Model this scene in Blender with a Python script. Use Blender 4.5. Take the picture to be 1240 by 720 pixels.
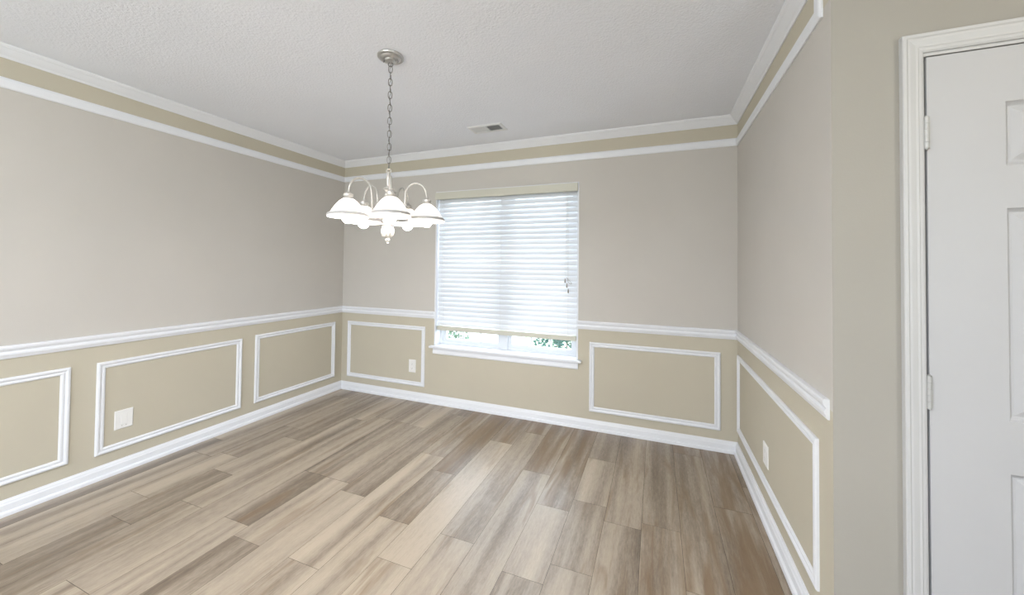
import bpy, bmesh, math, random
from mathutils import Vector, Matrix
random.seed(7)
PI = math.pi
sc = bpy.context.scene
for o in list(bpy.data.objects): bpy.data.objects.remove(o)

# ------------------------------------------------------------------ camera
F, CX, CY = 450.66, 619.74, 314.63
YAW, PIT, ROL = 0.36991, 0.01878, 0.01068
CAM = Vector((3.13478, -3.07559, 1.30741))
r_ = Vector((math.cos(YAW), math.sin(YAW), 0))
f_ = Vector((-math.sin(YAW) * math.cos(PIT), math.cos(YAW) * math.cos(PIT), math.sin(PIT)))
u_ = r_.cross(f_)
R2 = math.cos(ROL) * r_ + math.sin(ROL) * u_
U2 = -math.sin(ROL) * r_ + math.cos(ROL) * u_
cd = bpy.data.cameras.new('camera')
cam = bpy.data.objects.new('camera', cd)
sc.collection.objects.link(cam)
M = Matrix((R2, U2, -f_)).transposed().to_4x4()
M.translation = CAM
cam.matrix_world = M
cd.sensor_fit = 'HORIZONTAL'
cd.sensor_width = 36
cd.lens = F / 1240 * 36
cd.shift_x = -(CX - 620) / 1240
cd.shift_y = (CY - 360) / 1240
cd.clip_start = 0.02
sc.camera = cam

# ------------------------------------------------------------------ light and exposure
SKY = 5.0            # daylight outside
BULB = 37.0
FOYER = 48.0
REAR_FILL = 130.0           # unseen lamp added behind the camera to brighten the walls
sc.view_settings.view_transform = 'Standard'
sc.view_settings.look = 'None'
sc.view_settings.gamma = 1
sc.view_settings.use_curve_mapping = False
sc.view_settings.exposure = 1.15
w = bpy.data.worlds.new('sky'); sc.world = w
w.use_nodes = True
wn = w.node_tree.nodes; wl = w.node_tree.links
bg = wn['Background']
tc = wn.new('ShaderNodeTexCoord'); sx = wn.new('ShaderNodeSeparateXYZ')
rp = wn.new('ShaderNodeValToRGB')
rp.color_ramp.elements[0].position = 0.45; rp.color_ramp.elements[0].color = (0.55, 0.60, 0.60, 1)
rp.color_ramp.elements[1].position = 0.60; rp.color_ramp.elements[1].color = (0.77, 0.865, 1.0, 1)
mr = wn.new('ShaderNodeMapRange'); mr.inputs[1].default_value = -1; mr.inputs[2].default_value = 1
wl.new(tc.outputs['Generated'], sx.inputs[0]); wl.new(sx.outputs['Z'], mr.inputs[0])
wl.new(mr.outputs[0], rp.inputs[0]); wl.new(rp.outputs[0], bg.inputs['Color'])
bg.inputs['Strength'].default_value = SKY


def portal(name, loc, rot, sx_, sy_):
    l = bpy.data.lights.new(name, 'AREA'); l.shape = 'RECTANGLE'; l.size = sx_; l.size_y = sy_
    l.cycles.is_portal = True
    o = bpy.data.objects.new(name, l); sc.collection.objects.link(o)
    o.location = loc; o.rotation_euler = rot
    return o


# ------------------------------------------------------------------ helpers
def link(o):
    sc.collection.objects.link(o); return o


def obj(name, bm, mat, parent=None, smooth=False):
    bmesh.ops.recalc_face_normals(bm, faces=bm.faces)
    me = bpy.data.meshes.new(name); bm.to_mesh(me); bm.free()
    for m in (mat if isinstance(mat, (list, tuple)) else [mat]): me.materials.append(m)
    if smooth:
        for p in me.polygons: p.use_smooth = True
        me.set_sharp_from_angle(angle=math.radians(40))
    o = bpy.data.objects.new(name, me); link(o)
    if parent is not None: o.parent = parent
    return o


def tag(o, label=None, cat=None, group=None, kind=None):
    if label: o['label'] = label
    if cat: o['category'] = cat
    if group: o['group'] = group
    if kind: o['kind'] = kind
    return o


def empty(name, loc=(0, 0, 0)):
    o = bpy.data.objects.new(name, None); link(o); o.location = loc
    o.empty_display_size = 0.05
    return o


def part(name, bm, mat, parent, smooth=False, label=None):
    """bm in world coordinates -> child of parent (parents are unrotated)"""
    root = Vector((0, 0, 0)); p = parent
    while p is not None:
        root += p.location; p = p.parent
    bmesh.ops.translate(bm, verts=bm.verts, vec=-root)
    o = obj(name, bm, mat, parent, smooth)
    if label: o['label'] = label
    return o


def box(bm, x0, x1, y0, y1, z0, z1, mi=0):
    v = [bm.verts.new(p) for p in ((x0, y0, z0), (x1, y0, z0), (x1, y1, z0), (x0, y1, z0),
                                   (x0, y0, z1), (x1, y0, z1), (x1, y1, z1), (x0, y1, z1))]
    for q in ((0, 3, 2, 1), (4, 5, 6, 7), (0, 1, 5, 4), (1, 2, 6, 5), (2, 3, 7, 6), (3, 0, 4, 7)):
        f = bm.faces.new([v[i] for i in q]); f.material_index = mi
    return v


def bevel(bm, w_, seg=2):
    bmesh.ops.bevel(bm, geom=[e for e in bm.edges], offset=w_, segments=seg, affect='EDGES', clamp_overlap=True)
    return bm


def bbox(x0, x1, y0, y1, z0, z1, bv=0.0, seg=2):
    bm = bmesh.new(); box(bm, x0, x1, y0, y1, z0, z1)
    if bv: bevel(bm, bv, seg)
    return bm


def sweep(bm, pts, prof, fn, closed=False):
    """pts: axis-aligned 2D path (interior on its left); prof: (t inward, d out of the wall); fn(u,v,d)->xyz"""
    n = len(pts); rings = []
    for i in range(n):
        es = []
        if closed or i > 0: es.append((pts[i - 1], pts[i]))
        if closed or i < n - 1: es.append((pts[i], pts[(i + 1) % n]))
        nx = ny = 0
        for a, b in es:
            dx, dy = b[0] - a[0], b[1] - a[1]; L = math.hypot(dx, dy)
            nx += -dy / L; ny += dx / L
        rings.append([bm.verts.new(fn(pts[i][0] + nx * t, pts[i][1] + ny * t, d)) for t, d in prof])
    m = len(prof)
    for i in range(n if closed else n - 1):
        a, b = rings[i], rings[(i + 1) % n]
        for j in range(m - 1):
            bm.faces.new((a[j], a[j + 1], b[j + 1], b[j]))
        bm.faces.new((a[m - 1], a[0], b[0], b[m - 1]))
    if not closed:
        bm.faces.new(rings[0]); bm.faces.new(rings[-1][::-1])
    return bm


def run(bm, p0, p1, nrm, prof, m0=0, m1=0):
    """straight moulding from p0 to p1 (2D), wall normal nrm, prof (d, z) closed; m=1 shortens by d (inside corner mitre)"""
    p0 = Vector(p0); p1 = Vector(p1); t = (p1 - p0).normalized(); nv = Vector(nrm)
    A = []; B = []
    for d, z in prof:
        a = p0 + nv * d + t * (d * m0); b = p1 + nv * d - t * (d * m1)
        A.append(bm.verts.new((a.x, a.y, z))); B.append(bm.verts.new((b.x, b.y, z)))
    n = len(prof)
    for j in range(n):
        bm.faces.new((A[j], A[(j + 1) % n], B[(j + 1) % n], B[j]))
    bm.faces.new(A[::-1]); bm.faces.new(B)
    return bm


def lathe(bm, prof, c=(0, 0), seg=32, flute=None):
    rings = []
    for r, z in prof:
        if r < 1e-5:
            rings.append([bm.verts.new((c[0], c[1], z))]); continue
        ring = []
        for k in range(seg):
            a = 2 * PI * k / seg
            rr = r * (1 + (flute[1] * (abs(math.cos(flute[0] * a / 2)) - .6) if flute else 0))
            ring.append(bm.verts.new((c[0] + rr * math.cos(a), c[1] + rr * math.sin(a), z)))
        rings.append(ring)
    for a, b in zip(rings, rings[1:]):
        if len(a) == 1 and len(b) == 1: continue
        for k in range(seg):
            k2 = (k + 1) % seg
            if len(a) == 1: bm.faces.new((a[0], b[k2], b[k]))
            elif len(b) == 1: bm.faces.new((a[k], a[k2], b[0]))
            else: bm.faces.new((a[k], a[k2], b[k2], b[k]))
    return bm


def tube(bm, pts, rad, seg=8, closed=False):
    pts = [Vector(p) for p in pts]; n = len(pts); rings = []
    up = None
    for i in range(n):
        a = pts[i - 1] if (closed or i > 0) else pts[i]
        b = pts[(i + 1) % n] if (closed or i < n - 1) else pts[i]
        t = (b - a).normalized()
        if up is None:
            up = t.orthogonal().normalized()
        up = (up - t * up.dot(t)).normalized(); s = t.cross(up)
        rr = rad[i] if isinstance(rad, (list, tuple)) else rad
        rings.append([bm.verts.new(pts[i] + rr * (math.cos(2 * PI * k / seg) * up + math.sin(2 * PI * k / seg) * s)) for k in range(seg)])
    for i in range(n if closed else n - 1):
        a, b = rings[i], rings[(i + 1) % n]
        for k in range(seg): bm.faces.new((a[k], a[(k + 1) % seg], b[(k + 1) % seg], b[k]))
    if not closed:
        bm.faces.new(rings[0][::-1]); bm.faces.new(rings[-1])
    return bm


def smooth_path(pts, n=6):
    out = []
    P = [Vector(p) for p in pts]
    for i in range(len(P) - 1):
        p0 = P[max(i - 1, 0)]; p1 = P[i]; p2 = P[i + 1]; p3 = P[min(i + 2, len(P) - 1)]
        for k in range(n):
            t = k / n
            out.append(0.5 * ((2 * p1) + (-p0 + p2) * t + (2 * p0 - 5 * p1 + 4 * p2 - p3) * t * t + (-p0 + 3 * p1 - 3 * p2 + p3) * t ** 3))
    out.append(P[-1])
    return out


# ------------------------------------------------------------------ materials
def mat(name, col, rough=0.5, metal=0.0, spec=0.5):
    m = bpy.data.materials.new(name); m.use_nodes = True
    b = m.node_tree.nodes['Principled BSDF']
    b.inputs['Base Color'].default_value = (*col, 1); b.inputs['Roughness'].default_value = rough
    b.inputs['Metallic'].default_value = metal; b.inputs['Specular IOR Level'].default_value = spec
    return m


def noise_paint(name, col, rough, scale, amp, bump, bscale, bdist=0.002, spec=0.3):
    m = mat(name, col, rough, 0, spec)
    N = m.node_tree.nodes; L = m.node_tree.links; b = N['Principled BSDF']
    t = N.new('ShaderNodeTexCoord')
    n1 = N.new('ShaderNodeTexNoise'); n1.inputs['Scale'].default_value = scale; n1.inputs['Detail'].default_value = 3
    L.new(t.outputs['Object'], n1.inputs['Vector'])
    r = N.new('ShaderNodeValToRGB')
    r.color_ramp.elements[0].position = 0.3; r.color_ramp.elements[1].position = 0.7
    r.color_ramp.elements[0].color = (*[c * (1 - amp) for c in col], 1)
    r.color_ramp.elements[1].color = (*[min(1, c * (1 + amp)) for c in col], 1)
    L.new(n1.outputs['Fac'], r.inputs['Fac']); L.new(r.outputs['Color'], b.inputs['Base Color'])
    if bump:
        n2 = N.new('ShaderNodeTexNoise'); n2.inputs['Scale'].default_value = bscale; n2.inputs['Detail'].default_value = 4
        L.new(t.outputs['Object'], n2.inputs['Vector'])
        bp = N.new('ShaderNodeBump'); bp.inputs['Strength'].default_value = bump; bp.inputs['Distance'].default_value = bdist
        L.new(n2.outputs['Fac'], bp.inputs['Height']); L.new(bp.outputs['Normal'], b.inputs['Normal'])
    return m


M_GREIGE = noise_paint('greige_wall_tone', (0.548, 0.520, 0.478), 0.75, 2.5, 0.015, 0.12, 160)  # greyer, lighter tone; also offsets weak light on the upper walls
M_KHAKI = noise_paint('khaki_wall_tone', (0.52, 0.478, 0.382), 0.75, 2.5, 0.015, 0.12, 160)  # yellower, deeper tone; also carries the warm light of the lower walls
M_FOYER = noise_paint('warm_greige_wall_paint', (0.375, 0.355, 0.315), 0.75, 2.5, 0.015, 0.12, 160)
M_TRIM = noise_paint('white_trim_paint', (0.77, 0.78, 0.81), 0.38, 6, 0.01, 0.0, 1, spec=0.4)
M_DOOR = noise_paint('dimmed_white_door', (0.51, 0.51, 0.52), 0.5, 5, 0.012, 0.05, 120, spec=0.35)  # greyed white; the dimmer light on the door is put into its colour
M_DTRIM = noise_paint('dimmed_door_trim', (0.56, 0.56, 0.56), 0.4, 6, 0.01, 0.0, 1, spec=0.4)  # darker copy of the trim white, with dimmer light put into the colour
M_PLATE = mat('white_plastic_plate', (0.80, 0.79, 0.77), 0.4)
M_SLOT = mat('dark_slot', (0.03, 0.03, 0.03), 0.6)
M_NICKEL = noise_paint('brushed_nickel', (0.50, 0.49, 0.475), 0.36, 60, 0.08, 0, 1)
M_NICKEL.node_tree.nodes['Principled BSDF'].inputs['Metallic'].default_value = 0.85
M_PEARL = mat('pearl_nickel_finish', (0.50, 0.48, 0.445), 0.35, 0.4)
M_CHAIN = mat('dull_nickel_chain', (0.20, 0.19, 0.185), 0.42, 0.7)
M_HINGE = mat('satin_hinge_metal', (0.50, 0.50, 0.49), 0.5, 0.35)
M_RIM = mat('grey_etched_glass_band', (0.42, 0.41, 0.40), 0.4)
M_VINYL = mat('white_vinyl_window', (0.64, 0.66, 0.69), 0.4)
M_CORD = mat('white_blind_cord', (0.70, 0.70, 0.68), 0.8)
M_TASSEL = mat('tan_cord_tassel', (0.28, 0.24, 0.19), 0.6)
M_VALANCE = mat('cream_blind_valance', (0.58, 0.565, 0.48), 0.5)
M_DARK = mat('dark_duct_metal', (0.015, 0.016, 0.02), 0.7)
M_VENT = mat('white_register_enamel', (0.78, 0.79, 0.80), 0.45)
M_SLAB = mat('floor_underlay', (0.03, 0.025, 0.02), 0.9)

# ceiling: white knock-down texture
M_CEIL = noise_paint('white_textured_ceiling', (0.88, 0.905, 0.965), 0.9, 1.2, 0.02, 0.7, 95, 0.006, spec=0.1)


def slat_material():
    m = bpy.data.materials.new('white_translucent_slat'); m.use_nodes = True
    N = m.node_tree.nodes; L = m.node_tree.links
    for n in list(N): N.remove(n)
    o = N.new('ShaderNodeOutputMaterial'); mx = N.new('ShaderNodeMixShader'); mx.inputs[0].default_value = 0.15
    d = N.new('ShaderNodeBsdfDiffuse'); d.inputs['Color'].default_value = (0.79, 0.80, 0.82, 1)
    t = N.new('ShaderNodeBsdfTranslucent'); t.inputs['Color'].default_value = (0.90, 0.94, 0.97, 1)
    L.new(d.outputs[0], mx.inputs[1]); L.new(t.outputs[0], mx.inputs[2]); L.new(mx.outputs[0], o.inputs[0])
    return m


M_SLAT = slat_material()


def glass_pane():
    m = bpy.data.materials.new('clear_window_glass'); m.use_nodes = True
    N = m.node_tree.nodes; L = m.node_tree.links
    for n in list(N): N.remove(n)
    o = N.new('ShaderNodeOutputMaterial'); mx = N.new('ShaderNodeMixShader'); mx.inputs[0].default_value = 0.06
    t = N.new('ShaderNodeBsdfTransparent'); t.inputs['Color'].default_value = (0.96, 0.98, 0.98, 1)
    g = N.new('ShaderNodeBsdfGlossy'); g.inputs['Roughness'].default_value = 0.02
    L.new(t.outputs[0], mx.inputs[1]); L.new(g.outputs[0], mx.inputs[2]); L.new(mx.outputs[0], o.inputs[0])
    return m


M_GLASS = glass_pane()


def frosted():
    m = bpy.data.materials.new('frosted_white_glass'); m.use_nodes = True
    N = m.node_tree.nodes; L = m.node_tree.links
    for n in list(N): N.remove(n)
    o = N.new('ShaderNodeOutputMaterial'); mx = N.new('ShaderNodeMixShader'); mx.inputs[0].default_value = 0.38
    d = N.new('ShaderNodeBsdfPrincipled'); d.inputs['Base Color'].default_value = (0.90, 0.88, 0.86, 1); d.inputs['Roughness'].default_value = 0.25
    t = N.new('ShaderNodeBsdfTranslucent'); t.inputs['Color'].default_value = (0.95, 0.92, 0.90, 1)
    L.new(d.outputs[0], mx.inputs[1]); L.new(t.outputs[0], mx.inputs[2]); L.new(mx.outputs[0], o.inputs[0])
    return m


M_FROST = frosted()
M_BULB = bpy.data.materials.new('lit_bulb_glass'); M_BULB.use_nodes = True
b_ = M_BULB.node_tree.nodes['Principled BSDF']
b_.inputs['Base Color'].default_value = (1, 1, 1, 1)
b_.inputs['Emission Color'].default_value = (1.0, 0.955, 0.905, 1); b_.inputs['Emission Strength'].default_value = BULB


def floor_material():
    m = bpy.data.materials.new('grey_oak_vinyl_plank'); m.use_nodes = True
    N = m.node_tree.nodes; L = m.node_tree.links; b = N['Principled BSDF']
    at = N.new('ShaderNodeAttribute'); at.attribute_name = 'plank'
    sep = N.new('ShaderNodeSeparateColor'); L.new(at.outputs['Color'], sep.inputs[0])
    t = N.new('ShaderNodeTexCoord')

    def offs(sx_, sy_):
        cmb = N.new('ShaderNodeCombineXYZ'); s1 = N.new('ShaderNodeMath'); s1.operation = 'MULTIPLY'; s1.inputs[1].default_value = 37.0
        s2 = N.new('ShaderNodeMath'); s2.operation = 'MULTIPLY'; s2.inputs[1].default_value = 53.0
        L.new(sep.outputs['Green'], s1.inputs[0]); L.new(sep.outputs['Blue'], s2.inputs[0])
        L.new(s1.outputs[0], cmb.inputs[0]); L.new(s2.outputs[0], cmb.inputs[1]); L.new(s1.outputs[0], cmb.inputs[2])
        mp = N.new('ShaderNodeMapping'); mp.inputs['Scale'].default_value = (sx_, sy_, 1)
        L.new(t.outputs['Object'], mp.inputs['Vector'])
        ad = N.new('ShaderNodeVectorMath'); ad.operation = 'ADD'
        L.new(mp.outputs[0], ad.inputs[0]); L.new(cmb.outputs[0], ad.inputs[1])
        return ad.outputs[0]

    def noise(vec, scale, det, rough=0.55, dist=0.0):
        n = N.new('ShaderNodeTexNoise'); n.inputs['Scale'].default_value = scale; n.inputs['Detail'].default_value = det
        n.inputs['Roughness'].default_value = rough; n.inputs['Distortion'].default_value = dist
        L.new(vec, n.inputs['Vector']); return n.outputs['Fac']

    def math_(op, a, bb):
        n = N.new('ShaderNodeMath'); n.operation = op
        for i, v in enumerate((a, bb)):
            if isinstance(v, (int, float)): n.inputs[i].default_value = v
            else: L.new(v, n.inputs[i])
        return n.outputs[0]
    broad = noise(offs(13, 0.42), 1.0, 2, 0.45, 0.25)       # wide heartwood bands along the plank
    fine = noise(offs(125, 22.0), 1.0, 6, 0.75)              # open grain
    hair = noise(offs(210, 5.0), 1.0, 3, 0.6)
    blot = noise(offs(6, 3.0), 1.0, 4, 0.65)
    v = math_('ADD', math_('MULTIPLY', math_('SUBTRACT', broad, 0.5), 1.6), sep.outputs['Red'])
    v = math_('ADD', v, math_('MULTIPLY', math_('SUBTRACT', fine, 0.5), 0.85))
    v = math_('ADD', v, math_('MULTIPLY', math_('SUBTRACT', hair, 0.5), 0.30))
    v = math_('ADD', v, math_('MULTIPLY', math_('SUBTRACT', blot, 0.5), 0.45))
    r = N.new('ShaderNodeValToRGB'); cr = r.color_ramp
    cr.elements[0].position = 0.0; cr.elements[0].color = (0.100, 0.072, 0.048, 1)
    cr.elements[1].position = 1.0; cr.elements[1].color = (0.445, 0.372, 0.285, 1)
    e = cr.elements.new(0.33); e.color = (0.205, 0.160, 0.118, 1)
    e = cr.elements.new(0.62); e.color = (0.335, 0.275, 0.212, 1)
    L.new(v, r.inputs['Fac'])
    # brown heart stains on some planks; by the back wall a painted light tint
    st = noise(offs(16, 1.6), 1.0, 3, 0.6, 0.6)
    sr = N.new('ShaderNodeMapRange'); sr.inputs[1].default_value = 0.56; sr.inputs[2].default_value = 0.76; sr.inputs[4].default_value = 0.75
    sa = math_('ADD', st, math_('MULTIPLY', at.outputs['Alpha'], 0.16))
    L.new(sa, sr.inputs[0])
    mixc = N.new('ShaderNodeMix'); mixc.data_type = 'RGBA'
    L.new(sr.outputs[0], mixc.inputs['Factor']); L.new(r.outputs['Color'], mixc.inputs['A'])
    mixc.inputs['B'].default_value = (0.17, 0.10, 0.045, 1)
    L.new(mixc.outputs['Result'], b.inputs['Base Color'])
    rr = N.new('ShaderNodeMapRange'); rr.inputs[3].default_value = 0.26; rr.inputs[4].default_value = 0.40
    L.new(fine, rr.inputs[0]); L.new(rr.outputs[0], b.inputs['Roughness'])
    b.inputs['Specular IOR Level'].default_value = 0.85
    bp = N.new('ShaderNodeBump'); bp.inputs['Strength'].default_value = 0.12; bp.inputs['Distance'].default_value = 0.001
    L.new(fine, bp.inputs['Height']); L.new(bp.outputs['Normal'], b.inputs['Normal'])
    return m


M_FLOOR = floor_material()

# ------------------------------------------------------------------ room dimensions
W = 3.681            # dining room width (left wall x = 0)
YE = -1.536          # end of the right wall / plane of the door wall
YS = -5.2            # wall behind the camera
XE = 5.6             # far side of the foyer
H = 2.415
Z_RB, Z_RT = 0.804, 0.8725      # chair rail
Z_FB, Z_FT = 2.200, 2.2555      # frieze moulding
ZSPL = (0.84, 2.228)            # wall tone changes hidden under the mouldings
WX0, WX1, WZ0, WZ1 = 1.153, 2.537, 0.530, 2.022     # rough opening of the window


def wall_cells(bm, xs, zs, place, holes):
    """grid of slabs; place(u0,u1,z0,z1) adds a box; material 1 = greige between the mouldings"""
    for u0, u1 in zip(xs, xs[1:]):
        for z0, z1 in zip(zs, zs[1:]):
            um, zm = (u0 + u1) / 2, (z0 + z1) / 2
            if any(a < um < b and c < zm < d for a, b, c, d in holes): continue
            place(u0, u1, z0, z1, 1 if ZSPL[0] < zm < ZSPL[1] else 0)


# ------------------------------------------------------------------ setting: shell
bm = bmesh.new()
wall_cells(bm, [-0.12, WX0, WX1, W], [0, WZ0, ZSPL[0], WZ1, ZSPL[1], H],
           lambda a, b, c, d, m: box(bm, a, b, 0, 0.17, c, d, m), [(WX0, WX1, WZ0, WZ1)])
box(bm, W, XE + 0.12, 0, 0.17, 0, H, 0)
tag(obj('wall_back', bm, [M_KHAKI, M_GREIGE]), 'greige back wall with the window, khaki below the chair rail', 'wall', kind='structure')
bm = bmesh.new()
wall_cells(bm, [YS, 0], [0, ZSPL[0], ZSPL[1], H], lambda a, b, c, d, m: box(bm, -0.12, 0, a, b, c, d, m), [])
tag(obj('wall_left', bm, [M_KHAKI, M_GREIGE]), 'long left wall, greige over a khaki panelled wainscot', 'wall', kind='structure')
bm = bmesh.new()
wall_cells(bm, [YE + .001, 0], [0, ZSPL[0], ZSPL[1], H], lambda a, b, c, d, m: box(bm, W, W + 0.11, a, b, c, d, m), [])
tag(obj('wall_right', bm, [M_KHAKI, M_GREIGE]), 'short right wall ending at an outer corner beside the door', 'wall', kind='structure')
DX0, DX1, DZ = 3.905, 4.705, 1.992                     # door opening
bm = bmesh.new()
box(bm, W + .0005, DX0, YE, YE + 0.11, 0, H); box(bm, DX0, DX1, YE, YE + 0.11, DZ, H); box(bm, DX1, XE, YE, YE + 0.11, 0, H)
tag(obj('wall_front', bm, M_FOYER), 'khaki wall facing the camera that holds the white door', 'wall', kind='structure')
bm = bmesh.new()
wall_cells(bm, [YS, -5.0, -3.6, 0], [0, 0.7, 2.25, H], lambda a, b, c, d, m: box(bm, XE, XE + .12, a, b, c, d, 0), [(-5.0, -3.6, 0.7, 2.25)])
tag(obj('wall_foyer', bm, M_KHAKI), 'khaki far wall of the foyer', 'wall', kind='structure')
# wall behind the camera with its window
SW = [(0.3, 2.5, 0.85, 2.2)]
bm = bmesh.new()
wall_cells(bm, [-0.12, 0.3, 2.5, XE + 0.12], [0, 0.85, 2.2, H],
           lambda a, b, c, d, m: box(bm, a, b, YS - 0.15, YS, c, d, 0), SW)
tag(obj('wall_rear', bm, M_KHAKI), 'khaki wall behind the camera with its own window', 'wall', kind='structure')
bm = bmesh.new(); box(bm, -0.12, XE + 0.12, YS - 0.15, 0.17, H, H + 0.1)
tag(obj('ceiling', bm, M_CEIL), 'white ceiling with knock-down texture', 'ceiling', kind='structure')

# ------------------------------------------------------------------ floor: planks along y
joints = {-15: [-2.0, -1.521, -1.032], -16: [-2.344, -1.846, -1.367, -.895], -13: [-2.282, -.47], -12: [-1.788, -1.316, -.477],
          -11: [-1.86, -1.317, -.5], -10: [-1.386], -8: [-1.481, -1.001], -9: [-1.858, -.84], -6: [-1.474], -7: [-.487],
          -5: [-.777], -4: [-1.57, -1.075], -3: [-1.454, -.963, -.465], -1: [-1.022], -14: [-.57], -17: [-1.429]}
PW = 0.183; X0F = 3.253
tones = {(-4, 0): .50, (-4, 1): .72, (-4, 2): .52, (-1, 0): .46, (-1, 1): .42, (-2, 0): .50, (-3, 0): .50, (-3, 1): .66, (-3, 2): .40, (-3, 3): .52,
         (-5, 0): .44, (-5, 1): .64, (-6, 0): .48, (-6, 1): .58, (-7, 0): .42, (-7, 1): .84, (-8, 0): .44, (-8, 1): .42, (-8, 2): .74,
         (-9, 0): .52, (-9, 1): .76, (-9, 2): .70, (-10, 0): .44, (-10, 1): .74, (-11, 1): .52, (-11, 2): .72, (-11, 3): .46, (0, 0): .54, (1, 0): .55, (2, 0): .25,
         (-12, 0): .5, (-12, 1): .66, (-12, 2): .50, (-12, 3): .74, (-13, 1): .66, (-13, 2): .72, (-15, 0): .5, (-15, 1): .62, (-15, 2): .40, (-15, 3): .42}
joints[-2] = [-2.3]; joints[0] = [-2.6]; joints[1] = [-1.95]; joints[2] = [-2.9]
bm = bmesh.new()
lay = bm.loops.layers.float_color.new('plank')
rnd = random.Random(11)
for k in range(-19, 14):
    xa, xb = X0F + PW * k, X0F + PW * (k + 1)
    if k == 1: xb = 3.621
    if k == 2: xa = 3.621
    xa = max(xa, -0.005); xb = min(xb, XE + 0.005)
    if xb <= xa: continue
    js = sorted(joints.get(k, []))
    if not js: js = [-1.2 + rnd.uniform(-.5, .5)] if k not in (0, 1, 2) else [-1.9 + 0.2 * k]
    y = js[-1]
    while y < 0: y += 1.22; js.append(y)
    y = js[0]
    while y > YS: y -= 1.22; js.insert(0, y)
    front = [j for j in js if j > YS]
    prev = YS
    vis = 0
    for j in js:
        a, b2 = max(prev, YS - .005), min(j, 0.005)
        if b2 - a > 0.01:
            idx = sum(1 for q in sorted(joints.get(k, [])) if q > (a + b2) / 2)
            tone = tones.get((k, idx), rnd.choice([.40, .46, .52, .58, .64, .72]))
            g = 0.0006
            z = rnd.uniform(-.00015, .00015)
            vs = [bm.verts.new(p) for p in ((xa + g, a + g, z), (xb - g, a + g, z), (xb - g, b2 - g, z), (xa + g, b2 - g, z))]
            f = bm.faces.new(vs); c = (tone, rnd.random(), rnd.random(), {1: 1.0, 0: .7, -1: .6, -2: .3}.get(k, .9 if b2 > -.05 and -10 < k < -3 else 0.0))  # alpha adds brown: right-hand columns, and warm light painted on back-wall planks
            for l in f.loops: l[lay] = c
        prev = j
for f in bm.faces: f.material_index = 0
before = set(bm.faces)
box(bm, -0.12, XE + 0.12, YS - 0.15, 0.17, -0.12, -0.0012, 1)
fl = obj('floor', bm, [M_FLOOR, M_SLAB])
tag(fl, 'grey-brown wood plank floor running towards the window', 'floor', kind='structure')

# ------------------------------------------------------------------ mouldings
BASE = [(0, 0), (0.030, 0), (0.030, 0.012), (0.0275, 0.019), (0.0185, 0.024), (0.017, 0.055), (0.013, 0.062), (0.0115, 0.068), (0.007, 0.0745), (0.0055, 0.079), (0, 0.079)]
RAIL = [(0, Z_RB), (0.006, Z_RB), (0.009, .809), (0.012, .818), (0.0155, .824), (0.0155, .834), (0.011, .838), (0.0105, .843), (0.014, .848), (0.0185, .855), (0.0195, .866), (0.017, .8715), (0.011, Z_RT), (0, Z_RT)]
CROWN = [(0, 2.355), (0.006, 2.355), (0.009, 2.361), (0.012, 2.366), (0.018, 2.371), (0.030, 2.384), (0.040, 2.396), (0.046, 2.400), (0.049, 2.405), (0.053, 2.409), (0.054, H), (0, H)]
FRZ = [(0, 0), (0, 0.006), (0.006, 0.010), (0.014, 0.012), (0.040, 0.013), (0.048, 0.011), (0.0555, 0.006), (0.0555, 0)]


def trimset(name0, prof, what, right_end, cat):
    out = []
    for nm, a, b, n, m0, m1, lab in (
            ('left', (0, YS), (0, 0), (1, 0), 0, 1, 'left wall'),
            ('back', (0, 0), (W, 0), (0, -1), 1, 1, 'back wall'),
            ('right', (W, 0), (W, right_end), (-1, 0), 1, 0, 'right wall')):
        if name0 == 'chair' and nm == 'back':
            bm = bmesh.new()
            run(bm, (0, 0), (WX0 + .002, 0), n, prof, 1, 0)
            o = obj('trim_%d' % tn(), bm, M_TRIM)
            tag(o, 'white chair rail between left corner and window', cat, kind='structure')
            bm = bmesh.new()
            run(bm, (WX1 - .002, 0), (W, 0), n, prof, 0, 1)
            o = obj('trim_%d' % tn(), bm, M_TRIM)
            tag(o, 'white chair rail between window and right corner', cat, kind='structure')
            continue
        bm = bmesh.new(); run(bm, a, b, n, prof, m0, m1)
        o = obj(('baseboard_' + nm) if name0 == 'base' else 'trim_%d' % tn(), bm, M_TRIM)
        tag(o, 'white %s along the %s' % (what, lab), cat, kind='structure')
        out.append(o)


_tn = [0]


def tn():
    _tn[0] += 1; return _tn[0]


trimset('base', BASE, 'baseboard', YE, 'baseboard')
trimset('crown', CROWN, 'crown moulding', YE, 'crown moulding')
trimset('chair', RAIL, 'chair rail', -1.513, 'chair rail')
# frieze strips below the crown
onL = lambda u, v, d: (d, u, v)
onB = lambda u, v, d: (u, -d, v)
onR = lambda u, v, d: (W - d, u, v)
onD = lambda u, v, d: (u, YE - d, v)
bm = sweep(bmesh.new(), [(YS, Z_FB), (0, Z_FB)], FRZ, onL)
tag(obj('trim_%d' % tn(), bm, M_TRIM), 'flat white frieze strip below the crown on the left wall', 'frieze moulding', kind='structure')
bm = sweep(bmesh.new(), [(0, Z_FB), (W, Z_FB)], FRZ, onB)
tag(obj('trim_%d' % tn(), bm, M_TRIM), 'flat white frieze strip below the crown on the back wall', 'frieze moulding', kind='structure')
bm = sweep(bmesh.new(), [(0, Z_FB), (-1.474, Z_FB), (-1.474, 2.357)], [(-t, d) for t, d in FRZ], onR)
# (path runs towards the camera, so the strip lies on its right-hand side)
for v in bm.verts: pass
bm.free()
bm = bmesh.new()
sweep(bm, [(-1.474, 2.357), (-1.474, Z_FB), (0, Z_FB)], FRZ, onR)
tag(obj('trim_%d' % tn(), bm, M_TRIM), 'flat white frieze strip on the right wall, turning up at its near end', 'frieze moulding', kind='structure')
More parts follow.
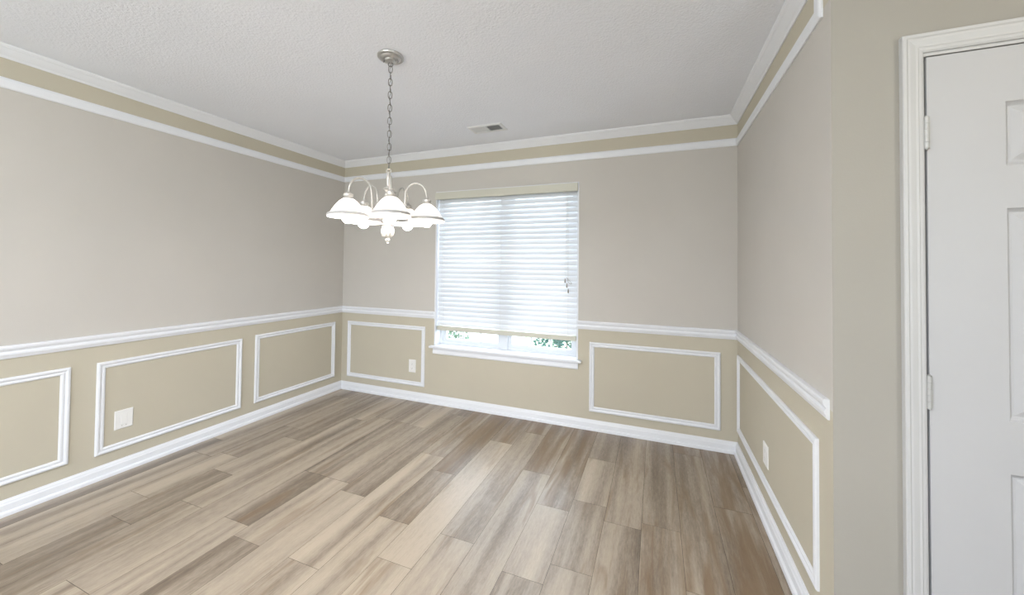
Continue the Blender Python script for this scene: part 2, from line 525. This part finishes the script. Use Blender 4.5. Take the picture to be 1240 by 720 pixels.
# panel moulding frames
PAN = [(0, 0), (0, 0.008), (0.004, 0.012), (0.011, 0.013), (0.017, 0.010), (0.020, 0.006), (0.023, 0.006), (0.026, 0.009), (0.033, 0.009), (0.039, 0.004), (0.039, 0)]


def panel(fn, u0, u1, z0, z1, label):
    bm = sweep(bmesh.new(), [(u0, z0), (u1, z0), (u1, z1), (u0, z1)], PAN, fn, True)
    tag(obj('trim_%d' % tn(), bm, M_TRIM), label, 'panel moulding', kind='structure')


panel(onL, -0.928, -0.096, 0.145, 0.714, 'white panel frame on the left wall, nearest the back corner')
panel(onL, -1.877, -1.036, 0.145, 0.703, 'middle white panel frame on the left wall, around an outlet')
panel(onL, -2.830, -1.985, 0.157, 0.706, 'white panel frame on the left wall cut off by the photo edge')
panel(onB, 0.085, 1.050, 0.140, 0.719, 'white panel frame on the back wall left of the window')
panel(onB, 2.631, 3.572, 0.145, 0.704, 'white panel frame on the back wall right of the window')
panel(onR, -1.422, -0.030, 0.165, 0.703, 'white panel frame on the right wall')

# ------------------------------------------------------------------ window
win = empty('window_1', (1.845, 0.0, WZ0))
tag(win, 'white double window behind the blind on the back wall', 'window', kind='structure')
bm = bmesh.new()                                        # jamb liner
box(bm, WX0, WX0 + .012, -.003, .165, .552, WZ1); box(bm, WX1 - .012, WX1, -.003, .165, .552, WZ1); box(bm, WX0 + .012, WX1 - .012, .0, .165, WZ1 - .006, WZ1)
part('window_jamb', bm, M_TRIM, win)
bm = bmesh.new()
box(bm, 1.117, 2.568, -.044, -0.0002, .530, .5505); box(bm, WX0 + .001, WX1 - .001, -0.0002, .166, .530, .5505)
bmesh.ops.remove_doubles(bm, verts=bm.verts, dist=1e-5)
bevel(bm, .004, 2)
part('window_sill', bm, M_TRIM, win)
bm = run(bmesh.new(), (1.145, 0), (2.538, 0), (0, -1), [(0, .472), (.010, .472), (.013, .477), (.014, .486), (.011, .505), (.009, .518), (.009, .530), (0, .530)], 0, 0)
part('window_apron', bm, M_TRIM, win)
L0, L1, Rr0, R1 = WX0 + .012, 1.811, 1.879, WX1 - .012
fb, ft = .5515, WZ1 - .006
bm = bmesh.new()
box(bm, L0, L0 + .03, .085, .165, fb, ft); box(bm, R1 - .03, R1, .085, .165, fb, ft)
box(bm, L1, Rr0, .075, .165, fb, ft)
box(bm, L0 + .03, L1, .085, .165, fb, fb + .018); box(bm, Rr0, R1 - .03, .085, .165, fb, fb + .018)
box(bm, L0 + .03, L1, .085, .165, ft - .03, ft); box(bm, Rr0, R1 - .03, .085, .165, ft - .03, ft)
part('window_frame', bm, M_VINYL, win)
for a, b in ((L0 + .03, L1), (Rr0, R1 - .03)):
    mid = 1.29
    for z0, z1, y0 in ((fb + .018, mid + .02, .095), (mid - .02, ft - .03, .125)):
        bm = bmesh.new(); s = .034; y1 = y0 + .03
        box(bm, a, a + s, y0, y1, z0, z1); box(bm, b - s, b, y0, y1, z0, z1)
        box(bm, a + s, b - s, y0, y1, z0, z0 + s); box(bm, a + s, b - s, y0, y1, z1 - s, z1)
        sash = part('window_sash', bm, M_VINYL, win)
        bm = bmesh.new()
        g0, g1 = a + s, b - s
        for q in (1, 2):
            xm = g0 + (g1 - g0) * q / 3
            box(bm, xm - .009, xm + .009, y0 + .008, y0 + .022, z0 + s, z1 - s)
        zm = (z0 + z1) / 2
        box(bm, g0, g1, y0 + .009, y0 + .021, zm - .009, zm + .009)
        part('muntin_grid', bm, M_VINYL, sash)
        bm = bmesh.new(); box(bm, g0 - .003, g1 + .003, y0 + .0135, y0 + .0165, z0 + s - .003, z1 - s + .003)
        part('window_pane', bm, M_GLASS, sash)
portal('window_portal', (1.845, .20, 1.28), (-PI / 2, 0, 0), 1.36, 1.46)
# window behind the camera, then an unseen foyer window added for fill light
w2 = empty('window_2', (1.4, YS, 0.85)); tag(w2, 'wide window in the wall behind the camera', 'window', kind='structure')
bm = bmesh.new()
for a, b, c, d in ((.3, .35, .85, 2.2), (2.45, 2.5, .85, 2.2), (.35, 2.45, .85, .9), (.35, 2.45, 2.15, 2.2), (1.37, 1.43, .9, 2.15)):
    box(bm, a, b, YS - .1, YS - .04, c, d)
part('window_frame', bm, M_VINYL, w2)
portal('rear_window_portal', (1.4, YS - .16, 1.525), (PI / 2, 0, 0), 2.18, 1.33)
w3 = empty('added_light_window', (XE, -4.3, 0.7)); tag(w3, 'unseen wide window added in the far foyer wall to light the room', 'window', kind='structure')
bm = bmesh.new()
for a, b, c, d in ((-5.0, -4.95, .7, 2.25), (-3.65, -3.6, .7, 2.25), (-4.95, -3.65, .7, .75), (-4.95, -3.65, 2.2, 2.25), (-4.33, -4.27, .75, 2.2)):
    box(bm, XE + .03, XE + .09, a, b, c, d)
part('window_frame', bm, M_VINYL, w3)
portal('added_window_portal', (XE + .13, -4.3, 1.475), (0, PI / 2, 0), 1.53, 1.38)
# ------------------------------------------------------------------ door
dr = empty('door_1', (4.3, YE, 0.0)); tag(dr, 'white six-panel door at the right edge of the photo', 'door', kind='structure')
CAS = [(0, 0), (0, .017), (.002, .0195), (.010, .0195), (.014, .0165), (.020, .016), (.034, .0125), (.040, .0125), (.043, .0105), (.050, .0095), (.056, .006), (.056, 0)]
# path: up the left, across the head, down the right; interior on its right -> mirror t
bm = bmesh.new()
cx0, cx1, cz = 3.855, 4.755, 2.046
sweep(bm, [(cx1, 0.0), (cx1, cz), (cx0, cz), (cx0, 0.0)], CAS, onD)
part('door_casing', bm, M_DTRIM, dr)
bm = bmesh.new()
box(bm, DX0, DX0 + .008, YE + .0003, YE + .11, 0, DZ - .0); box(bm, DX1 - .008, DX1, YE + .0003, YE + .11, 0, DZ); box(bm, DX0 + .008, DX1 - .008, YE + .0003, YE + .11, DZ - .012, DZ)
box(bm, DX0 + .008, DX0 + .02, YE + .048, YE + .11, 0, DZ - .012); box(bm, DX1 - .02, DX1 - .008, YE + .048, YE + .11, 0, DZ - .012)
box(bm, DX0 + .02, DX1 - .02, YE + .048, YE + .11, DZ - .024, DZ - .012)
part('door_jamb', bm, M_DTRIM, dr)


def leaf():
    x0, x1, z0, z1 = DX0 + .0160, DX1 - .012, 0.010, DZ - .016
    yf = YE + .001; yb = YE + .036
    bm = bmesh.new()
    cols = [(4.095, 4.270), (4.340, 4.515)]
    rows = [(0.23, 0.722), (0.874, 1.496), (1.622, 1.812)]
    xs = [x0] + [c for p in cols for c in p] + [x1]
    zs = [z0] + [c for p in rows for c in p] + [z1]
    for i in range(len(xs) - 1):
        for j in range(len(zs) - 1):
            a, b, c, d = xs[i], xs[i + 1], zs[j], zs[j + 1]
            if (a, b) in cols and (c, d) in rows:
                rings = []
                for ins, dep in ((0, 0), (.004, .006), (.011, .012), (.016, .012), (.034, .0035), (.037, .0025)):
                    rings.append([bm.verts.new(p) for p in ((a + ins, yf + dep, c + ins), (b - ins, yf + dep, c + ins), (b - ins, yf + dep, d - ins), (a + ins, yf + dep, d - ins))])
                for r0, r1 in zip(rings, rings[1:]):
                    for q in range(4): bm.faces.new((r0[q], r0[(q + 1) % 4], r1[(q + 1) % 4], r1[q]))
                bm.faces.new(rings[-1])
            else:
                bm.faces.new([bm.verts.new(p) for p in ((a, yf, c), (b, yf, c), (b, yf, d), (a, yf, d))])
    bmesh.ops.remove_doubles(bm, verts=bm.verts, dist=1e-5)
    v = [bm.verts.new(p) for p in ((x0, yb, z0), (x1, yb, z0), (x1, yb, z1), (x0, yb, z1))]
    bm.faces.new(v[::-1])
    ed = [e for e in bm.edges if e.is_boundary and abs(e.verts[0].co.y - yf) < 1e-5]
    def onb(vv, k):
        return {'l': abs(vv.co.x - x0) < 1e-5, 'r': abs(vv.co.x - x1) < 1e-5, 'b': abs(vv.co.z - z0) < 1e-5, 't': abs(vv.co.z - z1) < 1e-5}[k]
    for k, (i0, i1) in (('l', (0, 3)), ('r', (1, 2)), ('b', (0, 1)), ('t', (3, 2))):
        vv = [p for p in bm.verts if abs(p.co.y - yf) < 1e-5 and onb(p, k)]
        vv.sort(key=lambda p: p.co.z if k in 'lr' else p.co.x)
        bm.faces.new(vv + [v[i1], v[i0]])
    return bm


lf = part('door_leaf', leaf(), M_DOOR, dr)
for zc in (0.20, 0.9385, 1.7375):
    bm = bmesh.new(); xh = DX0 + .0115; yh = YE - .0055
    for i in range(5):
        za = zc - .049 + i * .0196
        lathe(bm, [(0, za + .0003), (.0062, za + .0003), (.0062, za + .0192), (0, za + .0192)], (xh, yh), 14)
    lathe(bm, [(0, zc + .049), (.004, zc + .049), (.005, zc + .052), (0, zc + .055)], (xh, yh), 12)
    lathe(bm, [(0, zc - .055), (.005, zc - .052), (.004, zc - .049), (0, zc - .049)], (xh, yh), 12)
    box(bm, xh + .002, xh + .010, yh + .001, YE + .0008, zc - .049, zc + .049)
    part('door_hinge', bm, M_HINGE, dr, True, 'satin metal hinge')
bm = lathe(bmesh.new(), [(0, 0), (.030, 0), (.031, .004), (.026, .009), (.012, .012), (.011, .030), (.022, .036), (.029, .048), (.028, .060), (.018, .068), (0, .070)], (0, 0), 24)
bmesh.ops.rotate(bm, verts=bm.verts, cent=(0, 0, 0), matrix=Matrix.Rotation(PI / 2, 3, 'X'))
bmesh.ops.translate(bm, verts=bm.verts, vec=(DX1 - .085, YE + .001, 0.93))
part('door_knob', bm, M_NICKEL, dr, True)

# ------------------------------------------------------------------ window blind
bl = empty('window_blind', (1.84, 0.02, 0.69))
tag(bl, 'white slatted blind lowered almost to the sill of the window', 'window blind')
bm = bmesh.new(); box(bm, 1.1535, 2.5275, -.022, -.006, 1.944, 2.0125); bevel(bm, .003, 2)
part('valance', bm, M_VALANCE, bl, label='cream valance board')
bm = bbox(1.172, 2.518, .004, .055, 1.962, 2.010, .003)
part('headrail', bm, M_VALANCE, bl)
SX0, SX1 = 1.172, 2.5165
zt0, zb0, NS = 1.936, 0.768, 27
TILT = math.radians(68)
SY = .032
slat_me = None
dirv = Vector((0, -math.cos(TILT), -math.sin(TILT)))      # towards the lower, room-side edge
nrm = Vector((0, -math.sin(TILT), math.cos(TILT)))
for i in range(NS):
    zc = zt0 - (zt0 - zb0) * i / (NS - 1)
    if slat_me is None:
        bm = bmesh.new(); sec = []
        for k in range(7):
            s = (k / 6 - .5)
            sec.append(dirv * (s * .050) + nrm * (.0022 * (1 - (2 * s) ** 2)))
        A = [[bm.verts.new((x, p.y, p.z)) for p in sec] + [bm.verts.new((x, p.y - nrm.y * .0028, p.z - nrm.z * .0028)) for p in sec[::-1]] for x in (SX0 - 1.84, SX1 - 1.84)]
        n = len(A[0])
        for k in range(n): bm.faces.new((A[0][k], A[0][(k + 1) % n], A[1][(k + 1) % n], A[1][k]))
        for k in range(6):
            for S in A: bm.faces.new((S[k], S[k + 1], S[n - 2 - k], S[n - 1 - k]))
        o = obj('slat', bm, M_SLAT, bl, True); slat_me = o.data
    else:
        o = bpy.data.objects.new('slat', slat_me); link(o); o.parent = bl
    o.location = (0, SY - .02, zc - .69)
bm = bbox(SX0, SX1, .012, .056, 0.696, 0.738, .004)
part('bottom_rail', bm, M_VALANCE, bl, label='cream bottom rail')
for xc in (1.235, 1.835, 2.45):
    bm = bmesh.new()
    tube(bm, [(xc, .0035, 1.95), (xc, .0035, .74)], .0009, 6)
    tube(bm, [(xc, .0625, 1.95), (xc, .0625, .74)], .0009, 6)
    part('ladder_cord', bm, M_CORD, bl)
for j, (xc, ze) in enumerate(((2.425, 1.215), (2.440, 1.175), (2.452, 1.13))):
    bm = bmesh.new()
    tube(bm, smooth_path([(2.43 + .006 * j, -.002, 1.955), (2.432 + .006 * j, -.004, 1.6), (xc, -.004, ze)]), .0011, 6)
    c = part('lift_cord', bm, M_CORD, bl)
    bm = lathe(bmesh.new(), [(0, ze + .002), (.003, ze), (.0055, ze - .02), (.0062, ze - .034), (0, ze - .037)], (xc, -.004), 12)
    part('cord_tassel', bm, M_TASSEL, c, True)
bm = tube(bmesh.new(), smooth_path([(2.440, -.004, 1.225), (2.452, -.006, 1.205), (2.475, -.006, 1.185), (2.480, -.006, 1.172), (2.462, -.006, 1.178), (2.446, -.006, 1.2)]), .0016, 6)
part('cord_knot', bm, M_TASSEL, bl)

# ------------------------------------------------------------------ outlets
def outlet(name, fn, u0, u1, z0, z1, label, kind):
    uc, zc = (u0 + u1) / 2, (z0 + z1) / 2
    p = fn(uc, zc, 0)
    t = empty(name, p); tag(t, label, 'outlet', 'wall outlets in the wainscot')
    P = [(0, 0.0003), (0, .003), (.003, .0055), (.004, .006)]
    bm = bmesh.new()
    rings = [[bm.verts.new(fn(a, c, d)) for a, c in ((u0 + i, z0 + i), (u1 - i, z0 + i), (u1 - i, z1 - i), (u0 + i, z1 - i))] for i, d in P]
    for r0, r1 in zip(rings, rings[1:]):
        for q in range(4): bm.faces.new((r0[q], r0[(q + 1) % 4], r1[(q + 1) % 4], r1[q]))
    bm.faces.new(rings[-1]); bm.faces.new(rings[0][::-1])
    part('cover_plate', bm, M_PLATE, t)

    def pad(a, b, c, d, h0, h1, m, nm, par, bv=0):
        bm = bmesh.new()
        lo = [fn(*q) for q in ((a, c, h0), (b, c, h0), (b, d, h0), (a, d, h0))]
        hi = [fn(*q) for q in ((a + bv, c + bv, h1), (b - bv, c + bv, h1), (b - bv, d - bv, h1), (a + bv, d - bv, h1))]
        lo = [bm.verts.new(q) for q in lo]; hi = [bm.verts.new(q) for q in hi]
        for q in range(4): bm.faces.new((lo[q], lo[(q + 1) % 4], hi[(q + 1) % 4], hi[q]))
        bm.faces.new(hi); bm.faces.new(lo[::-1])
        return part(nm, bm, m, par)
    if kind == 'duplex':
        for s in (-1, 1):
            c = zc + s * .0205
            rc = pad(uc - .0165, uc + .0165, c - .014, c + .014, .0055, .0078, M_PLATE, 'receptacle', t, .003)
            bm = bmesh.new()
            for q in (-.0065, .0065):
                vs = [bm.verts.new(fn(uc + q + a, c + .002 + b, .0079)) for a, b in ((-.0009, -.004), (.0009, -.004), (.0009, .004), (-.0009, .004))]
                bm.faces.new(vs)
            vs = [bm.verts.new(fn(uc + .0022 * math.cos(k * PI / 4), c - .0075 + .0022 * math.sin(k * PI / 4), .0079)) for k in range(8)]
            bm.faces.new(vs)
            part('socket_slots', bm, M_SLOT, rc)
        pad(uc - .003, uc + .003, zc - .003, zc + .003, .0055, .0068, M_PLATE, 'plate_screw', t, .001)
    else:
        pad(uc - .0165, uc + .0165, zc - .033, zc + .033, .0055, .0072, M_PLATE, 'blank_insert', t, .002)
        for s in (-1, 1):
            pad(uc + s * .010 - .0028, uc + s * .010 + .0028, zc - .041, zc - .036, .0055, .0066, M_NICKEL, 'plate_screw', t, .0006)


outlet('wall_outlet', onL, -1.792, -1.703, .266, .382, 'wide white wall plate inside the middle panel frame on the left wall', 'blank')
outlet('wall_outlet', onB, 0.868, 0.947, .2655, .389, 'small white outlet on the back wall, left of and below the window', 'duplex')
outlet('wall_outlet', onR, -0.780, -0.692, .273, .388, 'white outlet on the right wall seen edge-on inside its panel frame', 'duplex')

# ------------------------------------------------------------------ ceiling register
vx0, vx1, vy0, vy1 = 1.728, 2.018, -.470, -.315
vt = empty('ceiling_vent', ((vx0 + vx1) / 2, (vy0 + vy1) / 2, H)); tag(vt, 'white two-way air register in the ceiling near the window', 'ceiling vent')
bm = bmesh.new()
fr = [(0, .0003), (0, .002), (.006, .007), (.024, .008), (.027, .005), (.027, .0003)]
sweep(bm, [(vx0, vy0), (vx1, vy0), (vx1, vy1), (vx0, vy1)], fr, lambda u, v, d: (u, v, H - d), True)
xm = (vx0 + vx1) / 2
box(bm, xm - .008, xm + .008, vy0 + .026, vy1 - .026, H - .0075, H - .0003)
part('register_frame', bm, M_VENT, vt)
bm = bmesh.new(); box(bm, vx0 + .02, vx1 - .02, vy0 + .02, vy1 - .02, H - .0012, H - .0003)
part('duct_backing', bm, M_DARK, vt)
for a, b, s in ((vx0 + .027, xm - .008, -1), (xm + .008, vx1 - .027, 1)):
    n = 9
    for i in range(n):
        xc = a + (b - a) * (i + .5) / n
        bm = bmesh.new()
        h = .0026
        # left bank turns its faces to the camera, right bank shows its openings
        vs = [(xc - s * .0050, H - .0014), (xc + s * .0048, H - .0070), (xc + s * .0056, H - .0066), (xc - s * .0042, H - .0013)]
        A = [bm.verts.new((p[0], vy0 + .026, p[1])) for p in vs]; B = [bm.verts.new((p[0], vy1 - .026, p[1])) for p in vs]
        for q in range(4): bm.faces.new((A[q], A[(q + 1) % 4], B[(q + 1) % 4], B[q]))
        bm.faces.new(A[::-1]); bm.faces.new(B)
        part('louver', bm, M_VENT, vt)

# ------------------------------------------------------------------ chandelier
CXY = (1.822, -1.494)
ch = empty('chandelier', (CXY[0], CXY[1], H))
tag(ch, 'five-light nickel chandelier with frosted bell shades hanging on a chain', 'chandelier')
bm = lathe(bmesh.new(), [(0, H - .0003), (.066, H - .0003), (.068, H - .005), (.066, H - .010), (.059, H - .012), (.0575, H - .011), (.052, H - .011), (.049, H - .016), (.043, H - .021), (.037, H - .022), (.0355, H - .021), (.031, H - .022), (.027, H - .029), (.016, H - .033), (.008, H - .034), (0, H - .034)], CXY, 48)
cnp = part('canopy', bm, M_NICKEL, ch, True, 'domed nickel ceiling canopy')
for s in (-1, 1):
    bm = lathe(bmesh.new(), [(0, H - .0205), (.0042, H - .0205), (.0042, H - .030), (.002, H - .034), (0, H - .034)], (CXY[0] + s * .034, CXY[1] + s * .014), 10)
    part('canopy_nut', bm, M_CHAIN, cnp, True)
# loop under the canopy
ztop, zbot = H - .053, 1.812
bm = tube(bmesh.new(), [(CXY[0] + .010 * math.cos(a), CXY[1] + .006 * math.cos(a), H - .044 + .012 * math.sin(a)) for a in [2 * PI * k / 20 for k in range(20)]], .0024, 8, True)
part('canopy_loop', bm, M_CHAIN, ch, True)
NL = 16
pitch = (ztop - zbot) / NL
link_me = {}
for i in range(NL):
    zc = ztop - pitch * (i + .5)
    ang = math.radians(38) + (PI / 2 if i % 2 else 0)
    hl = pitch / 2 + .0035 - .0016; hw = .0095
    if i % 2 not in link_me:
        pts = []
        for k in range(24):
            a = 2 * PI * k / 24
            ca, sa = math.cos(a), math.sin(a)
            px = hw * (abs(ca) ** .75) * (1 if ca >= 0 else -1); pz = hl * (abs(sa) ** .85) * (1 if sa >= 0 else -1)
            pts.append((px * math.cos(ang), px * math.sin(ang), pz))
        o = obj('chain_link', tube(bmesh.new(), pts, .0019, 6, True), M_CHAIN, ch, True); link_me[i % 2] = o.data
    else:
        o = bpy.data.objects.new('chain_link', link_me[i % 2]); link(o); o.parent = ch
    o.location = (0, 0, zc - H)
pts = []
for i in range(NL * 3 + 1):
    a = i * PI / 3
    pts.append((CXY[0] + .004 * math.cos(a), CXY[1] + .004 * math.sin(a), H - .03 - (H - .03 - 1.79) * i / (NL * 3)))
part('power_cord', tube(bmesh.new(), pts, .0013, 6), M_CHAIN, ch, True)
bm = tube(bmesh.new(), [(CXY[0] + .009 * math.cos(a), CXY[1] + .007 * math.cos(a), 1.806 + .011 * math.sin(a)) for a in [2 * PI * k / 20 for k in range(20)]], .0024, 8, True)
part('body_loop', bm, M_PEARL, ch, True)
col = [(0, 1.798), (.006, 1.797), (.0085, 1.790), (.008, 1.782), (.011, 1.772), (.0125, 1.755), (.011, 1.738), (.008, 1.724), (.014, 1.718), (.026, 1.714), (.027, 1.709), (.018, 1.704), (.014, 1.695), (.019, 1.680), (.024, 1.660), (.025, 1.625), (.021, 1.600), (.026, 1.592), (.028, 1.580), (.028, 1.545), (.024, 1.536), (.020, 1.530), (0, 1.530)]
part('column', lathe(bmesh.new(), col, CXY, 32), M_PEARL, ch, True)
urn = [(0, 1.530), (.020, 1.530), (.026, 1.527), (.027, 1.521), (.022, 1.517), (.026, 1.508), (.031, 1.494), (.031, 1.478), (.026, 1.464), (.017, 1.456), (.010, 1.453), (0, 1.453)]
part('fluted_urn', lathe(bmesh.new(), urn, CXY, 60, (10, .16)), M_PEARL, ch, True)
fin = [(0, 1.454), (.007, 1.454), (.006, 1.450), (.011, 1.446), (.012, 1.441), (.009, 1.435), (.004, 1.432), (.006, 1.428), (.004, 1.423), (0, 1.421)]
part('finial', lathe(bmesh.new(), fin, CXY, 20), M_PEARL, ch, True)
A0 = math.atan2(CAM.y - CXY[1], CAM.x - CXY[0]) + math.radians(3.5)
RR = .200
armp = [(.026, 1.562), (.048, 1.552), (.072, 1.566), (.083, 1.605), (.086, 1.660), (.092, 1.705), (.112, 1.733), (.143, 1.744), (.174, 1.733), (.193, 1.705), (RR, 1.664)]
arm_bm = tube(bmesh.new(), smooth_path([(r, 0, z - H) for r, z in armp], 5), .0052, 10)
cup = [(0, 1.668), (.010, 1.668), (.012, 1.664), (.017, 1.661), (.023, 1.656), (.0235, 1.646), (.020, 1.642), (.0215, 1.638), (.0255, 1.634), (.026, 1.627), (.022, 1.6265), (.020, 1.640), (0, 1.640)]
sh_o = [(.0225, 1.6345), (.0285, 1.631), (.039, 1.623), (.0515, 1.609), (.0645, 1.591), (.077, 1.571), (.0865, 1.5585), (.091, 1.5545), (.0945, 1.549), (.096, 1.5435)]
sh_i = [(r - .003, z - .0012) for r, z in sh_o[::-1]]
prof_sh = sh_o + sh_i + [sh_o[0]]
band = [(.0856, 1.5625), (.0900, 1.5600), (.0940, 1.5560), (.0960, 1.5510), (.0945, 1.5485), (.0900, 1.5530), (.0850, 1.5585), (.0856, 1.5625)]
blb = [(0, 1.6385), (.013, 1.6385), (.0135, 1.610), (.017, 1.598), (.024, 1.580), (.0295, 1.560), (.0300, 1.546), (.0265, 1.530), (.018, 1.518), (.009, 1.5135), (0, 1.5125)]
shz = [(r, z - H) for r, z in prof_sh]
def zl(p): return [(r, z - H) for r, z in p]
me_cache = {}
for k in range(5):
    a = A0 + 2 * PI * k / 5
    px, py = RR * math.cos(a), RR * math.sin(a)
    if k == 0:
        arm = obj('arm', arm_bm, M_PEARL, ch, True)
        cupo = obj('socket_cup', lathe(bmesh.new(), zl(cup), seg=28), M_PEARL, ch, True)
        shd = obj('glass_shade', lathe(bmesh.new(), shz, seg=48), M_FROST, ch, True)
        rim = obj('rim_band', lathe(bmesh.new(), zl(band), seg=48), M_RIM, shd, True)
        bul = obj('light_bulb', lathe(bmesh.new(), zl(blb), seg=24), M_BULB, ch, True)
        shd['label'] = 'frosted white bell shade'; rim['label'] = 'grey band near the rim of the shade'; bul['label'] = 'lit bulb'
        src = (arm, cupo, shd, rim, bul)
        o5 = src
    else:
        o5 = []
        for s in src:
            c = s.copy(); link(c); o5.append(c)
        o5[3].parent = o5[2]
    o5[0].rotation_euler = (0, 0, a)
    for o in (o5[1], o5[2], o5[4]): o.location = (px, py, 0)

# ------------------------------------------------------------------ flush ceiling lamps (foyer at right; rear one added as fill light)
def flush_lamp(x, y, strength, col, label):
    t = empty('unseen_ceiling_lamp', (x, y, H)); tag(t, label, 'ceiling lamp')
    part('lamp_base', lathe(bmesh.new(), [(0, H - .0003), (.15, H - .0003), (.15, H - .02), (.14, H - .028), (0, H - .028)], (x, y), 40), M_NICKEL, t, True)
    dome = bpy.data.materials.new('lit_lamp_dome'); dome.use_nodes = True
    db = dome.node_tree.nodes['Principled BSDF']; db.inputs['Emission Color'].default_value = (*col, 1); db.inputs['Emission Strength'].default_value = strength
    part('lamp_dome', lathe(bmesh.new(), [(.138, H - .0285), (.135, H - .05), (.11, H - .08), (.06, H - .10), (0, H - .106)], (x, y), 40), dome, t, True)


flush_lamp(4.6, -2.7, FOYER / 4, (1, .82, .58), 'round flush-mount lamp on the foyer ceiling')
flush_lamp(2.05, -3.75, REAR_FILL, (.97, .985, 1), 'unseen flush-mount lamp added behind the camera as fill light')

# ------------------------------------------------------------------ outside the window
M_GRASS = noise_paint('pale_concrete_ground', (0.50, 0.50, 0.47), 0.95, 9, 0.15, 0, 1)
bm = bmesh.new(); box(bm, -14, 20, .175, 26, -.75, -.5)
tag(obj('ground', bm, M_GRASS), 'pale paved ground outside the window', 'ground', kind='structure')


def leafmat(name, c):
    m = bpy.data.materials.new(name); m.use_nodes = True
    N = m.node_tree.nodes; L = m.node_tree.links
    for n in list(N): N.remove(n)
    o = N.new('ShaderNodeOutputMaterial'); mx = N.new('ShaderNodeMixShader'); mx.inputs[0].default_value = .35
    d = N.new('ShaderNodeBsdfDiffuse'); d.inputs['Color'].default_value = (*c, 1)
    t = N.new('ShaderNodeBsdfTranslucent'); t.inputs['Color'].default_value = (c[0] * 1.2, c[1] * 1.3, c[2], 1)
    L.new(d.outputs[0], mx.inputs[1]); L.new(t.outputs[0], mx.inputs[2]); L.new(mx.outputs[0], o.inputs[0])
    return m


def shrub(name, x, y, r, h, n, m, label, seed):
    R = random.Random(seed)
    t = empty(name, (x, y, -.5)); tag(t, label, 'shrub', 'shrubs outside the window')
    bm = bmesh.new()
    for i in range(n):
        while True:
            p = Vector((R.uniform(-1, 1), R.uniform(-1, 1), R.uniform(-1, 1)))
            if .35 < p.length < 1: break
        c = Vector((x + p.x * r, y + p.y * r, -.5 + h * (.55 + .45 * p.z)))
        a = Vector((R.uniform(-1, 1), R.uniform(-1, 1), R.uniform(-.6, 1))).normalized()
        s = a.orthogonal().normalized(); s.rotate(Matrix.Rotation(R.uniform(0, PI), 3, a))
        L = R.uniform(.03, .055); wd = L * .42
        q = [c, c + a * L * .5 + s * wd, c + a * L, c + a * L * .5 - s * wd]
        bm.faces.new([bm.verts.new(v) for v in q])
    part('foliage', bm, m, t)
    bm = bmesh.new()
    for i in range(7):
        e = Vector((x + R.uniform(-.6, .6) * r, y + R.uniform(-.6, .6) * r, -.5 + h * R.uniform(.6, .85)))
        tube(bm, smooth_path([(x + R.uniform(-.03, .03), y + R.uniform(-.03, .03), -.5), (x * .6 + e.x * .4, y * .6 + e.y * .4, -.5 + h * .35), e], 4), .007, 5)
    part('stems', bm, M_STEM, t)


M_STEM = mat('shrub_stem', (.12, .08, .05), .9)
M_L1 = leafmat('grey_green_leaf', (.13, .18, .14)); M_L2 = leafmat('pale_green_leaf', (.42, .50, .34)); M_L3 = leafmat('blue_green_leaf', (.06, .12, .11))
shrub('shrub', 2.25, 1.10, .42, 1.45, 2600, M_L3, 'dark blue-green shrub beyond the right-hand window panes', 3)
shrub('shrub', 0.36, 1.55, .34, 1.25, 2000, M_L1, 'pale grey-green shrub beyond the leftmost window panes', 5)
shrub('shrub', 1.55, 3.6, .8, 1.15, 2200, M_L2, 'pale sunlit shrub far beyond the middle window panes', 8)
